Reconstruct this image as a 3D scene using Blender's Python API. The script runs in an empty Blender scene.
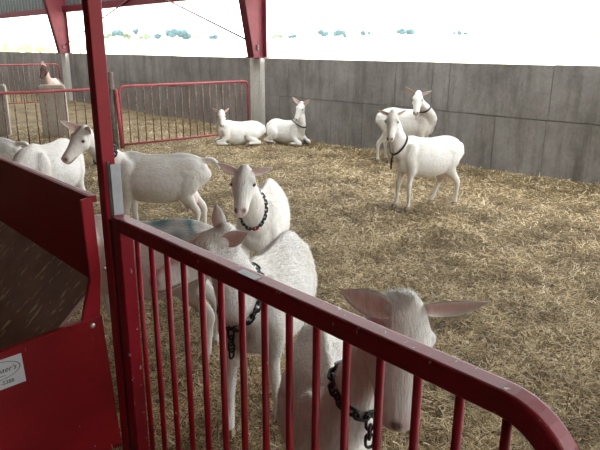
import bpy, bmesh, math, random
import numpy as np
from mathutils import Vector, Matrix
from mathutils.bvhtree import BVHTree

random.seed(7)
rng = np.random.default_rng(11)
scene = bpy.context.scene
COL = scene.collection

# ------------------------------------------------------------------ camera
FPX = 600.0
CAM_H = 1.65
PITCH = math.atan(177 / 600)
ROLL = math.radians(-0.3)
AZ = math.radians(42.4)                 # angle between the view and the barn's long axis (-X)
F0 = Vector((-math.cos(AZ), math.sin(AZ), 0))
R0 = Vector((math.sin(AZ), math.cos(AZ), 0))
ZUP = Vector((0, 0, 1))
FW = F0 * math.cos(PITCH) - ZUP * math.sin(PITCH)
UP0 = F0 * math.sin(PITCH) + ZUP * math.cos(PITCH)
RT = R0 * math.cos(ROLL) - UP0 * math.sin(ROLL)
UP = UP0 * math.cos(ROLL) + R0 * math.sin(ROLL)
CC = Vector((0, 0, CAM_H))
cam_data = bpy.data.cameras.new('camera')
cam = bpy.data.objects.new('camera', cam_data)
COL.objects.link(cam)
cam_data.sensor_width = 36
cam_data.sensor_fit = 'HORIZONTAL'
cam_data.lens = 36 * FPX / 600
cam_data.clip_start = 0.05
cam_data.clip_end = 1000
cam.matrix_world = Matrix(((RT.x, UP.x, -FW.x, CC.x), (RT.y, UP.y, -FW.y, CC.y), (RT.z, UP.z, -FW.z, CC.z), (0, 0, 0, 1)))
scene.camera = cam

# ------------------------------------------------------------------ sky, exposure
world = bpy.data.worlds.new('overcast_sky')
scene.world = world
world.use_nodes = True
bg = world.node_tree.nodes['Background']
bg.inputs['Color'].default_value = (0.97, 0.985, 1.0, 1)
bg.inputs['Strength'].default_value = 1.0
scene.view_settings.view_transform = 'Standard'
scene.view_settings.look = 'None'
scene.view_settings.gamma = 1.0
scene.view_settings.use_curve_mapping = False
scene.view_settings.exposure = 2.95


def ray(px, py):
    return FW + RT * ((px - 300) / FPX) + UP * ((225 - py) / FPX)

def atd(px, py, d):
    """point seen at pixel, at horizontal distance d from the camera"""
    r = ray(px, py)
    return CC + r * (d / math.hypot(r.x, r.y))

def aty(px, py, Y):
    r = ray(px, py)
    return CC + r * (Y / r.y)

# ------------------------------------------------------------------ materials
def new_mat(name):
    m = bpy.data.materials.new(name)
    m.use_nodes = True
    nt = m.node_tree
    b = nt.nodes['Principled BSDF']
    return m, nt, b

def N(nt, kind, **kw):
    n = nt.nodes.new(kind)
    for k, v in kw.items():
        setattr(n, k, v)
    return n

def ramp(nt, stops):
    r = N(nt, 'ShaderNodeValToRGB')
    e = r.color_ramp.elements
    e[0].position, e[0].color = stops[0][0], (*stops[0][1], 1)
    e[1].position, e[1].color = stops[1][0], (*stops[1][1], 1)
    for p, c in stops[2:]:
        x = e.new(p); x.color = (*c, 1)
    return r

def noise(nt, scale, detail=4, rough=0.6, vec=None):
    n = N(nt, 'ShaderNodeTexNoise')
    n.inputs['Scale'].default_value = scale
    n.inputs['Detail'].default_value = detail
    n.inputs['Roughness'].default_value = rough
    if vec is not None:
        nt.links.new(vec, n.inputs['Vector'])
    return n

def coords(nt, scale=(1, 1, 1), kind='Object'):
    tc = N(nt, 'ShaderNodeTexCoord')
    mp = N(nt, 'ShaderNodeMapping')
    mp.inputs['Scale'].default_value = scale
    nt.links.new(tc.outputs[kind], mp.inputs['Vector'])
    return mp.outputs['Vector']

def geo_pos(nt, scale=(1, 1, 1)):
    g = N(nt, 'ShaderNodeNewGeometry')
    mp = N(nt, 'ShaderNodeMapping')
    mp.inputs['Scale'].default_value = scale
    nt.links.new(g.outputs['Position'], mp.inputs['Vector'])
    return mp.outputs['Vector']

def bump(nt, b, height, strength=0.3, dist=0.01):
    bp = N(nt, 'ShaderNodeBump')
    bp.inputs['Strength'].default_value = strength
    bp.inputs['Distance'].default_value = dist
    nt.links.new(height, bp.inputs['Height'])
    nt.links.new(bp.outputs['Normal'], b.inputs['Normal'])

def mixc(nt, fac, a, b_, mode='MIX'):
    m = N(nt, 'ShaderNodeMix', data_type='RGBA', blend_type=mode)
    if isinstance(fac, (int, float)):
        m.inputs[0].default_value = fac
    else:
        nt.links.new(fac, m.inputs[0])
    for sock, v in ((m.inputs[6], a), (m.inputs[7], b_)):
        if isinstance(v, tuple):
            sock.default_value = (*v, 1)
        else:
            nt.links.new(v, sock)
    return m.outputs[2]

def mat_plain(name, col, rough=0.6, metal=0.0, var=0.12, scale=8.0):
    m, nt, b = new_mat(name)
    n = noise(nt, scale, 4, 0.6, geo_pos(nt))
    lo = tuple(c * (1 - var) for c in col); hi = tuple(min(1, c * (1 + var)) for c in col)
    r = ramp(nt, [(0.3, lo), (0.7, hi)])
    nt.links.new(n.outputs['Fac'], r.inputs[0])
    nt.links.new(r.outputs[0], b.inputs['Base Color'])
    b.inputs['Roughness'].default_value = rough
    b.inputs['Metallic'].default_value = metal
    return m

def mat_paint(name, col, chips=0.72, chipcol=(0.42, 0.30, 0.26), rough=0.42, dirt=0.3, stretch=(1.0, 1.0, 0.45)):
    """painted steel with scuffs and chips"""
    m, nt, b = new_mat(name)
    v = geo_pos(nt)
    n1 = noise(nt, 5, 5, 0.65, v)
    dark = tuple(c * (1 - dirt) for c in col)
    r1 = ramp(nt, [(0.35, dark), (0.65, col)])
    nt.links.new(n1.outputs['Fac'], r1.inputs[0])
    n2 = noise(nt, 55, 3, 0.55, geo_pos(nt, stretch))
    r2 = ramp(nt, [(chips, (0, 0, 0)), (chips + 0.03, (1, 1, 1))])
    nt.links.new(n2.outputs['Fac'], r2.inputs[0])
    c = mixc(nt, r2.outputs[0], r1.outputs[0], chipcol)
    nt.links.new(c, b.inputs['Base Color'])
    b.inputs['Roughness'].default_value = rough
    b.inputs['Specular IOR Level'].default_value = 0.35
    n3 = noise(nt, 60, 2, 0.5, v)
    bump(nt, b, n3.outputs['Fac'], 0.08, 0.004)
    return m

def mat_concrete(name, c0, c1, stain=(0.12, 0.105, 0.09)):
    m, nt, b = new_mat(name)
    n1 = noise(nt, 1.1, 6, 0.68, geo_pos(nt))
    r1 = ramp(nt, [(0.32, c0), (0.70, c1)])
    nt.links.new(n1.outputs['Fac'], r1.inputs[0])
    n2 = noise(nt, 2.3, 5, 0.7, geo_pos(nt, (2.4, 2.4, 0.35)))
    r2 = ramp(nt, [(0.46, (0, 0, 0)), (0.74, (0.75, 0.75, 0.75))])
    nt.links.new(n2.outputs['Fac'], r2.inputs[0])
    c = mixc(nt, r2.outputs[0], r1.outputs[0], stain)
    n4 = noise(nt, 26, 3, 0.6, geo_pos(nt))
    r4 = ramp(nt, [(0.3, (0.82, 0.82, 0.82)), (0.7, (1.0, 1.0, 1.0))])
    nt.links.new(n4.outputs['Fac'], r4.inputs[0])
    c2 = mixc(nt, 1.0, c, r4.outputs[0], 'MULTIPLY')
    nt.links.new(c2, b.inputs['Base Color'])
    b.inputs['Roughness'].default_value = 0.92
    n3 = noise(nt, 22, 5, 0.6, geo_pos(nt))
    bump(nt, b, n3.outputs['Fac'], 0.35, 0.012)
    return m

def mat_goat(name):
    m, nt, b = new_mat(name)
    at = N(nt, 'ShaderNodeAttribute'); at.attribute_name = 'Col'
    v = coords(nt, (1, 1, 1))
    n1 = noise(nt, 6, 4, 0.6, v)
    r1 = ramp(nt, [(0.3, (0.90, 0.875, 0.83)), (0.62, (1, 1, 1))])
    nt.links.new(n1.outputs['Fac'], r1.inputs[0])
    c = mixc(nt, 1.0, at.outputs['Color'], r1.outputs[0], 'MULTIPLY')
    n2 = noise(nt, 46, 3, 0.6, coords(nt, (0.7, 2.2, 0.5)))
    r2 = ramp(nt, [(0.3, (0.86, 0.85, 0.83)), (0.6, (1, 1, 1))])
    nt.links.new(n2.outputs['Fac'], r2.inputs[0])
    c = mixc(nt, 1.0, c, r2.outputs[0], 'MULTIPLY')
    nt.links.new(c, b.inputs['Base Color'])
    b.inputs['Roughness'].default_value = 0.85
    b.inputs['Specular IOR Level'].default_value = 0.2
    bump(nt, b, n2.outputs['Fac'], 0.35, 0.01)
    return m

def mat_straw(name):
    m, nt, b = new_mat(name)
    g = N(nt, 'ShaderNodeNewGeometry')
    r = ramp(nt, [(0.0, (0.07, 0.05, 0.025)), (0.22, (0.24, 0.165, 0.078)), (0.55, (0.56, 0.41, 0.215)), (0.85, (0.80, 0.645, 0.405)), (1.0, (0.90, 0.82, 0.64))])
    nt.links.new(g.outputs['Random Per Island'], r.inputs[0])
    n = noise(nt, 1.9, 5, 0.7, geo_pos(nt))
    r2 = ramp(nt, [(0.36, (0.44, 0.40, 0.34)), (0.56, (1, 1, 1))])
    nt.links.new(n.outputs['Fac'], r2.inputs[0])
    c = mixc(nt, 1.0, r.outputs[0], r2.outputs[0], 'MULTIPLY')
    nt.links.new(c, b.inputs['Base Color'])
    b.inputs['Roughness'].default_value = 0.7
    b.inputs['Specular IOR Level'].default_value = 0.25
    return m

def mat_floor(name):
    m, nt, b = new_mat(name)
    v = geo_pos(nt)
    n1 = noise(nt, 55, 5, 0.75, v)
    r1 = ramp(nt, [(0.32, (0.05, 0.036, 0.018)), (0.52, (0.22, 0.165, 0.08)), (0.74, (0.52, 0.42, 0.24))])
    nt.links.new(n1.outputs['Fac'], r1.inputs[0])
    n = noise(nt, 1.9, 5, 0.7, v)
    r2 = ramp(nt, [(0.36, (0.44, 0.40, 0.34)), (0.56, (1, 1, 1))])
    nt.links.new(n.outputs['Fac'], r2.inputs[0])
    c = mixc(nt, 1.0, r1.outputs[0], r2.outputs[0], 'MULTIPLY')
    nt.links.new(c, b.inputs['Base Color'])
    b.inputs['Roughness'].default_value = 0.95
    bump(nt, b, n1.outputs['Fac'], 0.8, 0.03)
    return m

M = {}
M['red'] = mat_paint('red_paint', (0.33, 0.005, 0.016))
M['red_rail'] = mat_paint('red_rail_paint', (0.26, 0.005, 0.017), 0.675, (0.42, 0.30, 0.28), 0.36)
M['red_sheet'] = mat_paint('red_sheet_paint', (0.25, 0.003, 0.008), 0.73, (0.40, 0.20, 0.18), 0.45, 0.18)
M['maroon'] = mat_paint('oxide_paint', (0.12, 0.012, 0.020), 0.74, (0.30, 0.2, 0.17), 0.5)
M['column'] = mat_paint('column_paint', (0.18, 0.03, 0.042), 0.76, (0.4, 0.3, 0.28), 0.5)
M['old_red'] = mat_paint('old_red_paint', (0.42, 0.07, 0.085), 0.60, (0.28, 0.2, 0.17), 0.6, 0.35)
M['rust_bar'] = mat_paint('rusty_bar', (0.26, 0.10, 0.085), 0.52, (0.30, 0.24, 0.19), 0.7, 0.4)
M['tray'] = mat_paint('worn_tray', (0.42, 0.245, 0.225), 0.62, (0.75, 0.64, 0.48), 0.62, 0.35, (1.0, 0.22, 0.22))
M['galv'] = mat_plain('galvanised', (0.36, 0.38, 0.40), 0.5, 0.3, 0.15, 20)
M['steel'] = mat_plain('bare_steel', (0.55, 0.53, 0.5), 0.4, 0.8, 0.15, 30)
M['wood'] = mat_plain('old_post', (0.16, 0.13, 0.115), 0.9, 0, 0.35, 14)
M['concrete'] = mat_concrete('cast_concrete', (0.205, 0.19, 0.182), (0.41, 0.388, 0.376))
M['joint'] = mat_plain('joint_mortar', (0.23, 0.218, 0.203), 0.95, 0, 0.2, 12)
M['pale_concrete'] = mat_concrete('pale_concrete', (0.60, 0.585, 0.55), (0.76, 0.745, 0.715), (0.4, 0.38, 0.34))
M['block'] = mat_concrete('block_concrete', (0.36, 0.315, 0.265), (0.52, 0.46, 0.39), (0.25, 0.20, 0.16))
M['siding'] = mat_plain('grey_siding', (0.085, 0.095, 0.09), 0.5, 0.2, 0.1, 3)
M['roof'] = mat_plain('roof_sheet', (0.45, 0.46, 0.45), 0.5, 0.1, 0.1, 2)
_m, _nt, _b = new_mat('added_translucent_sheet')
_tr = N(_nt, 'ShaderNodeBsdfTranslucent'); _tr.inputs['Color'].default_value = (0.62, 0.625, 0.61, 1)
_nt.links.new(_tr.outputs[0], _nt.nodes['Material Output'].inputs['Surface'])
M['fibreglass'] = _m
M['field'] = mat_plain('dry_field', (0.62, 0.57, 0.38), 0.95, 0, 0.12, 0.05)
M['leaf_blue'] = mat_plain('bluegreen_foliage', (0.055, 0.10, 0.115), 0.9, 0, 0.3, 0.6)  # blue cast of distance haze mixed into the leaf colour
M['leaf_green'] = mat_plain('pale_green_foliage', (0.13, 0.17, 0.115), 0.9, 0, 0.3, 0.6)
M['leaf_yellow'] = mat_plain('yellow_foliage', (0.40, 0.37, 0.22), 0.9, 0, 0.25, 0.6)
M['bark'] = mat_plain('bark', (0.16, 0.12, 0.1), 0.95, 0, 0.2, 3)
M['straw'] = mat_straw('straw')
M['floor'] = mat_floor('straw_bedding')
M['goat'] = mat_goat('goat_coat')
M['eye'] = mat_plain('goat_eye', (0.05, 0.04, 0.03), 0.12, 0, 0.1, 20)
M['hoof'] = mat_plain('hoof', (0.34, 0.27, 0.19), 0.6, 0, 0.3, 30)
M['chain'] = mat_plain('black_chain', (0.016, 0.017, 0.02), 0.35, 0, 0.2, 40)
M['chain_red'] = mat_plain('red_chain', (0.5, 0.02, 0.03), 0.4, 0, 0.1, 40)
M['sticker'] = mat_plain('sticker_white', (0.62, 0.63, 0.66), 0.5, 0, 0.04, 6)
M['ink'] = mat_plain('ink', (0.02, 0.02, 0.025), 0.5, 0, 0.02, 6)
M['wattle'] = M['goat']

# ------------------------------------------------------------------ mesh helpers
def mesh_from(name, verts, faces, mat=None, smooth=False):
    me = bpy.data.meshes.new(name)
    me.from_pydata([tuple(v) for v in verts], [], faces)
    me.update()
    if mat: me.materials.append(mat)
    if smooth:
        me.polygons.foreach_set('use_smooth', [True] * len(me.polygons))
    return me

def obj(name, me, parent=None, loc=None):
    o = bpy.data.objects.new(name, me)
    COL.objects.link(o)
    if parent: o.parent = parent
    if loc is not None: o.location = loc
    return o

def tag(o, label=None, cat=None, group=None, kind=None):
    if label: o['label'] = label
    if cat: o['category'] = cat
    if group: o['group'] = group
    if kind: o['kind'] = kind
    return o

def empty(name, loc=(0, 0, 0), rz=0.0):
    o = bpy.data.objects.new(name, None)
    COL.objects.link(o)
    o.location = loc; o.rotation_euler = (0, 0, rz)
    o.empty_display_size = 0.1
    return o

def box_bm(bm, lo, hi, bev=0.0):
    b2 = bmesh.new()
    bmesh.ops.create_cube(b2, size=1)
    lo = Vector(lo); hi = Vector(hi)
    c = (lo + hi) / 2; s = hi - lo
    for v in b2.verts:
        v.co = Vector((c.x + v.co.x * s.x, c.y + v.co.y * s.y, c.z + v.co.z * s.z))
    if bev > 0:
        bmesh.ops.bevel(b2, geom=b2.edges[:], offset=bev, segments=2, profile=0.7, affect='EDGES')
    tmp = bpy.data.meshes.new('t'); b2.to_mesh(tmp); b2.free()
    bm.from_mesh(tmp); bpy.data.meshes.remove(tmp)

def box_mesh(name, lo, hi, mat, bev=0.0):
    bm = bmesh.new(); box_bm(bm, lo, hi, bev)
    me = bpy.data.meshes.new(name); bm.to_mesh(me); bm.free()
    me.materials.append(mat)
    return me

def prism(name, pts, axis, a0, a1, mat, bev=0.0):
    """extrude a closed polygon pts (2D) along an axis: 'x' -> pts are (y,z); 'y' -> (x,z)"""
    def mk(p, a):
        return (a, p[0], p[1]) if axis == 'x' else (p[0], a, p[1])
    n = len(pts)
    bm = bmesh.new()
    A = [bm.verts.new(mk(p, a0)) for p in pts]; B = [bm.verts.new(mk(p, a1)) for p in pts]
    bm.faces.new(A); bm.faces.new(B[::-1])
    for i in range(n):
        bm.faces.new((A[i], B[i], B[(i + 1) % n], A[(i + 1) % n]))
    bmesh.ops.recalc_face_normals(bm, faces=bm.faces)
    if bev > 0:
        bmesh.ops.bevel(bm, geom=bm.edges[:], offset=bev, segments=2, affect='EDGES')
    me = bpy.data.meshes.new(name); bm.to_mesh(me); bm.free()
    me.materials.append(mat)
    return me

def sweep(points, prof, hint, closed=False):
    """sweep a 2D profile along a polyline; returns verts, faces"""
    pts = [Vector(p) for p in points]
    n = len(pts); k = len(prof)
    V = []; Fc = []
    for i, p in enumerate(pts):
        if closed:
            t = pts[(i + 1) % n] - pts[i - 1]
        else:
            t = pts[min(i + 1, n - 1)] - pts[max(i - 1, 0)]
        t.normalize()
        s = hint - t * hint.dot(t); s.normalize()
        u = s.cross(t)
        m = 1.0
        if 0 < i < n - 1 or closed:
            a = (pts[i] - pts[i - 1]).normalized(); m = 1 / max(0.5, a.dot(t))
        for q in prof:
            V.append(p + s * q[0] + u * q[1] * m)
    for i in range(n if closed else n - 1):
        j = (i + 1) % n
        for a in range(k):
            b = (a + 1) % k
            Fc.append((i * k + a, i * k + b, j * k + b, j * k + a))
    if not closed:
        Fc.append(tuple(range(k - 1, -1, -1)))
        Fc.append(tuple((n - 1) * k + a for a in range(k)))
    return V, Fc

def rsquare(h, r, seg=3):
    out = []
    for cx, cy, a0 in ((h - r, h - r, 0), (-h + r, h - r, 90), (-h + r, -h + r, 180), (h - r, -h + r, 270)):
        for i in range(seg + 1):
            a = math.radians(a0 + 90 * i / seg)
            out.append((cx + r * math.cos(a), cy + r * math.sin(a)))
    return out

def circle(r, n=10):
    return [(r * math.cos(2 * math.pi * i / n), r * math.sin(2 * math.pi * i / n)) for i in range(n)]

def tube(name, points, r, mat, n=8, hint=Vector((0.3, 1, 0.2))):
    V, Fc = sweep(points, circle(r, n), hint)
    return mesh_from(name, V, Fc, mat, True)

# ------------------------------------------------------------------ setting
def fl_h(x, y):
    return (0.010 * np.sin(2.3 * x + 1.3 * np.sin(1.7 * y)) * np.cos(2.9 * y + 0.8 * np.sin(2.1 * x))
            + 0.006 * np.sin(7.1 * x + 2.0 * y) * np.sin(6.3 * y - 1.4 * x)
            + 0.05 * np.exp(-((y - 7.62) / 0.28) ** 2) * (0.6 + 0.4 * np.sin(1.9 * x)))

xs = np.concatenate([np.linspace(-40, -12, 60), np.linspace(-11.9, 16, 230)])
ys = np.concatenate([np.linspace(-18, -0.6, 24), np.linspace(-0.5, 7.8, 90)])
gx, gy = np.meshgrid(xs, ys, indexing='ij')
gz = fl_h(gx, gy) - 0.014
V = np.stack([gx, gy, gz], -1).reshape(-1, 3)
nx, ny = gx.shape
I = np.arange(nx * ny).reshape(nx, ny)
Fq = np.stack([I[:-1, :-1], I[1:, :-1], I[1:, 1:], I[:-1, 1:]], -1).reshape(-1, 4)
floor = obj('floor', mesh_from('floor', V, Fq.tolist(), M['floor'], True))
tag(floor, 'trampled straw bedding covering the barn floor', kind='structure')

WALL_Y = 7.67
WALL_H = 1.46
wall = obj('wall_back', box_mesh('wall_back', (-60, WALL_Y + 0.009, -0.1), (16, WALL_Y + 0.22, WALL_H - 0.012), M['joint']))
tag(wall, 'long low grey cast concrete wall behind the goats', kind='structure')
zmid = 0.76
def panel_row(edges, z0, z1):
    for a, b in zip(edges[:-1], edges[1:]):
        j = 0.006
        dz = random.uniform(-0.004, 0.004); dy = random.uniform(-0.004, 0.004)
        bm = bmesh.new()
        box_bm(bm, (a + j, WALL_Y + dy, z0 + (j if z0 > 0.1 else 0) + (dz if z0 > .1 else 0)), (b - j, WALL_Y + 0.05, z1 - (j if z1 < 1.4 else 0) + dz), 0.006)
        me = bpy.data.meshes.new('concrete_panel'); bm.to_mesh(me); bm.free()
        me.materials.append(M['concrete'])
        obj('concrete_panel', me, wall)
up_edges = [-40, -37, -33.5, -30.2, -27.4, -24.9, -22.6, -21.0, -19.2, -17.2, -15.45, -14.29, -12.82, -11.35, -9.5, -6.18, -5.48, -5.18, -3.64, -1.4, 0.9, 3.2, 5.9, 8.6, 11.2, 13.8, 16]
lo_edges = [-40, -36.2, -32.6, -29, -26.3, -23.6, -20.7, -18.0, -16.2, -14.0, -12.1, -10.4, -9.0, -7.6, -6.86, -5.47, -4.39, -3.66, -2.1, -0.2, 2.0, 4.0, 5.9, 8.2, 10.6, 13.2, 16]
panel_row(up_edges, zmid, WALL_H)
panel_row(lo_edges, -0.1, zmid)

def ribbed(name, x0, x1, pts_fn, mat, pitch=0.3):
    V = []; Fc = []
    n = int((x1 - x0) / pitch)
    prof = []
    for i in range(n):
        b = x0 + i * pitch
        prof += [(b, 0), (b + pitch * 0.62, 0), (b + pitch * 0.72, 1), (b + pitch * 0.9, 1)]
    prof.append((x0 + n * pitch, 0))
    rows = pts_fn
    for (x, h) in prof:
        for (p, nrm) in rows:
            V.append((x, p[0] + nrm[0] * h * 0.03, p[1] + nrm[1] * h * 0.03))
    k = len(rows)
    for i in range(len(prof) - 1):
        for j in range(k - 1):
            Fc.append((i * k + j, (i + 1) * k + j, (i + 1) * k + j + 1, i * k + j + 1))
    return mesh_from(name, V, Fc, mat)

header = obj('wall_header', ribbed('wall_header', -40, 16, [((WALL_Y + 0.16, 2.70), (0, -1) and (-1, 0)), ((WALL_Y + 0.16, 3.62), (-1, 0))], M['siding']))
tag(header, 'grey ribbed metal siding above the open side of the barn', kind='structure')
RIDGE_Y, RIDGE_Z = -5.0, 6.6
def roof_z(y):
    return 3.40 + (RIDGE_Z - 3.40) * (WALL_Y + 0.9 - y) / (WALL_Y + 0.9 - RIDGE_Y)
EAVE_Y = 5.3
roof = obj('ceiling', ribbed('ceiling', -40, 16, [((EAVE_Y, roof_z(EAVE_Y)), (0, 1)), ((RIDGE_Y, RIDGE_Z), (0, 1)), ((-18, 3.4), (0, 1))], M['roof'], 0.6))
added_sky_sheet = obj('ceiling', ribbed('ceiling', -40, 16, [((WALL_Y + 0.9, 3.40), (0, 1)), ((EAVE_Y, roof_z(EAVE_Y)), (0, 1))], M['fibreglass'], 0.6))  # translucent strip added out of view to brighten the straw near the wall
tag(added_sky_sheet, 'unseen translucent sheets added along the eave to let daylight onto the straw', kind='structure')
tag(roof, 'pitched ribbed metal barn roof', kind='structure')

wf = obj('wall_front_added', box_mesh('wall_front_added', (-40, -18.2, -0.1), (16, -18, 3.4), M['siding']))  # added out of view to cut light from the camera side
tag(wf, 'closed siding on the far side of the barn behind the camera', kind='structure')
wr = obj('wall_right_added', prism('wall_right_added', [(-18, -0.1), (-6, -0.1), (-6, 3.2), (5, 3.2), (5, -0.1), (WALL_Y + 0.2, -0.1), (WALL_Y + 0.2, 3.5), (RIDGE_Y, RIDGE_Z), (-18, 3.4)], 'x', 16.0, 16.1, M['siding']))  # added out of view; doorway shaped to light faces turned right
tag(wr, 'gable end of the barn on the right with a wide open doorway', kind='structure')
wl = obj('wall_left_added', prism('wall_left_added', [(-18, -0.1), (WALL_Y + 0.2, -0.1), (WALL_Y + 0.2, 3.5), (RIDGE_Y, RIDGE_Z), (-18, 3.4)], 'x', -40.1, -40.0, M['siding']))  # added to shut out sky light and its reflection on the post
tag(wl, 'closed gable end of the barn at the far left', kind='structure')
beam = obj('trim_1', box_mesh('trim_1', (-40, WALL_Y - 0.02, 2.65), (16, WALL_Y + 0.13, 2.83), M['maroon'], 0.006))
tag(beam, 'dark maroon steel eave beam above the open side', kind='structure')

# outside ground with a gentle rise
def terr(y):
    t = np.clip((y - 14) / 150.0, 0, 1)
    return -0.25 + 4.6 * t * t * (3 - 2 * t)
xs = np.linspace(-420, 420, 43); ys = np.array([7.9, 10, 14, 20, 30, 45, 65, 90, 120, 150, 180, 230, 300, 420])
gx, gy = np.meshgrid(xs, ys, indexing='ij'); gz = terr(gy)
V = np.stack([gx, gy, gz], -1).reshape(-1, 3); nx, ny = gx.shape
I = np.arange(nx * ny).reshape(nx, ny)
Fq = np.stack([I[:-1, :-1], I[1:, :-1], I[1:, 1:], I[:-1, 1:]], -1).reshape(-1, 4)
g = obj('ground', mesh_from('ground', V, Fq.tolist(), M['field'], True))
tag(g, 'pale sunlit field outside the barn', kind='structure')
g2 = obj('ground', mesh_from('ground', [(16, -160, -0.2), (260, -160, -0.2), (260, 7.9, -0.2), (16, 7.9, -0.2), (16, -160, -0.2), (16, -18, -0.2), (-160, -18, -0.2), (-160, -160, -0.2)], [(0, 1, 2, 3), (4, 5, 6, 7)], M['field']))
tag(g2, 'pale yard outside the end of the barn', kind='structure')

# ------------------------------------------------------------------ steel frame columns on pale pillars
def column(X, label):
    root = empty('steel_column', (X, WALL_Y, WALL_H))
    zb, zt = 0.012, 2.0
    yi0, yi1 = -0.24, -0.62                  # inner flange leans into the barn
    t = 0.012; hw = 0.10
    obj('web', prism('web', [(yi0, zb), (0.06, zb), (0.06, zt), (yi1, zt)], 'x', -0.008, 0.008, M['column']), root)
    obj('inner_flange', prism('inner_flange', [(yi0 - t, zb), (yi0 + t, zb), (yi1 + t, zt), (yi1 - t, zt)], 'x', -hw, hw, M['maroon']), root)
    obj('outer_flange', box_mesh('outer_flange', (-hw, 0.05, zb), (hw, 0.05 + 2 * t, zt), M['column']), root)
    obj('base_plate', box_mesh('base_plate', (-hw - 0.03, yi0 - 0.05, 0.0), (hw + 0.03, 0.11, 0.02), M['maroon'], 0.003), root)
    bm = bmesh.new()
    for yy, zz in ((-0.10, 0.22), (-0.10, 0.17)):
        box_bm(bm, (0.008, yy - 0.02, zz - 0.02), (0.045, yy + 0.02, zz + 0.02), 0.006)
    me = bpy.data.meshes.new('brace_clip'); bm.to_mesh(me); bm.free(); me.materials.append(M['wood'])
    obj('brace_clip', me, root)
    tag(root, label, 'column', 'steel frame columns along the wall')
    # rafter stub above belongs to the column frame
    obj('rafter', prism('rafter', [(yi1, zt - 0.25), (0.06, zt - 0.02), (0.06, zt + 0.05), (yi1 - 2.0, zt + 0.62), (yi1 - 2.0, zt + 0.12)], 'x', -0.05, 0.05, M['maroon']), root)
column(-9.56, 'tapered red steel column standing on the wall at the lying goats')
column(-19.12, 'tapered red steel column standing on the wall at far left')
column(0.6, 'tapered red steel column standing on the wall beyond the right edge')

def pillar(X, label):
    me = prism('pillar', [(WALL_Y - 0.12, -0.05), (WALL_Y - 0.001, -0.05), (WALL_Y - 0.001, WALL_H), (WALL_Y - 0.12, WALL_H)], 'x', X - 0.22, X + 0.13, M['pale_concrete'], 0.015)
    o = obj('concrete_pillar', me)
    tag(o, label, 'pillar', 'pale pillars against the wall')
pillar(-9.56, 'pale concrete pillar against the grey wall behind the two lying goats')
pillar(-19.12, 'pale concrete pillar against the grey wall beside the brown goat')

def brace(pts, label):
    o = obj('brace_rod', tube('brace_rod', pts, 0.019, M['maroon'], 6))
    tag(o, label, 'rod', 'diagonal brace rods in the open side')
brace([(-9.56 - 0.14, WALL_Y - 0.08, 1.74), (-13.9, WALL_Y - 0.03, 2.98)], 'thin steel brace rod rising left from the column behind the lying goats')
brace([(-18.98, WALL_Y - 0.08, 1.71), (-14.4, WALL_Y - 0.03, 2.90)], 'thin steel brace rod rising right from the far left column')

# ------------------------------------------------------------------ foreground fence panel
def arc(c, r, a0, a1, n=7):
    return [(c[0] + r * math.cos(math.radians(a0 + (a1 - a0) * i / n)), c[1] + r * math.sin(math.radians(a0 + (a1 - a0) * i / n))) for i in range(n + 1)]

YF = 0.87
def fence_fg():
    root = empty('metal_fence', (-1.1, YF, 0))
    x0, x1 = -1.845 + 1.1, -0.305 + 1.1
    h = 0.025; zt = 1.10 - h; zb = 0.10
    path = [(x0, zb - 0.06), (x0, zt)]
    V, Fc = sweep([(x0, 0, 0.02), (x0, 0, zt + h)], rsquare(h, 0.006), Vector((0, 1, 0)))
    obj('end_post', mesh_from('end_post', V, Fc, M['red_rail']), root)
    r = 0.125
    p2 = [(x0 + h, zt)] + [(q[0], q[1]) for q in arc((x1 - r, zt - r), r, 90, 0, 10)] + [(x1, 0.02)]
    V, Fc = sweep([(a, 0, b) for a, b in p2], rsquare(h, 0.009), Vector((0, 1, 0)))
    me = mesh_from('top_rail', V, Fc, M['red_rail'])
    tr = obj('top_rail', me, root)
    obj('bottom_rail', box_mesh('bottom_rail', (x0 + h, -0.02, zb - 0.02), (x1 - h, 0.02, zb + 0.02), M['red_rail'], 0.004), root)
    base = None
    k = 0
    x = -1.747 + 1.1
    me = tube('baluster', [(0, 0, zb + 0.01), (0, 0, zt - h + 0.004)], 0.0095, M['red'], 8, Vector((0, 1, 0)))
    while x < x1 - 0.05:
        obj('baluster', me, root, (x, 0, 0))
        x += 0.0948
    o = obj('sticker', box_mesh('sticker', (-1.13 + 1.1 - 0.04, -0.021, zt + h), (-1.13 + 1.1 + 0.035, 0.004, zt + h + 0.0012), M['galv']), root)
    o['label'] = 'small silver sticker on the top rail'
    tag(root, 'red tubular steel fence panel with rounded corner in the foreground', 'fence panel')
fence_fg()

# tall red square post beside it, with galvanised strap
def post_fg():
    root = empty('square_post', (-1.945, YF + 0.005, 0))
    V, Fc = sweep([(0, 0, -0.02), (0, 0, 4.2)], rsquare(0.0235, 0.004), Vector((0, 1, 0)))
    obj('tube', mesh_from('tube', V, Fc, M['red']), root)
    obj('strap', box_mesh('strap', (0.060, -0.016, 1.10), (0.068, 0.020, 1.275), M['galv'], 0.002), root)['label'] = 'galvanised steel strap'
    obj('strap_edge', box_mesh('strap_edge', (0.052, -0.022, 1.08), (0.060, -0.015, 1.285), M['wood'], 0.001), root)
    V, Fc = sweep([(0.042, 0.0, 0.0), (0.042, 0.0, 1.08)], rsquare(0.018, 0.003), Vector((0, 1, 0)))
    obj('hinge_post', mesh_from('hinge_post', V, Fc, M['maroon']), root)
    obj('latch_pin', tube('latch_pin', [(-0.09, 0.0, 0.86), (0.0, 0.0, 0.86)], 0.006, M['steel'], 8), root)
    tag(root, 'tall red square steel post between the feeder and the fence', 'post')
post_fg()

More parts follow.
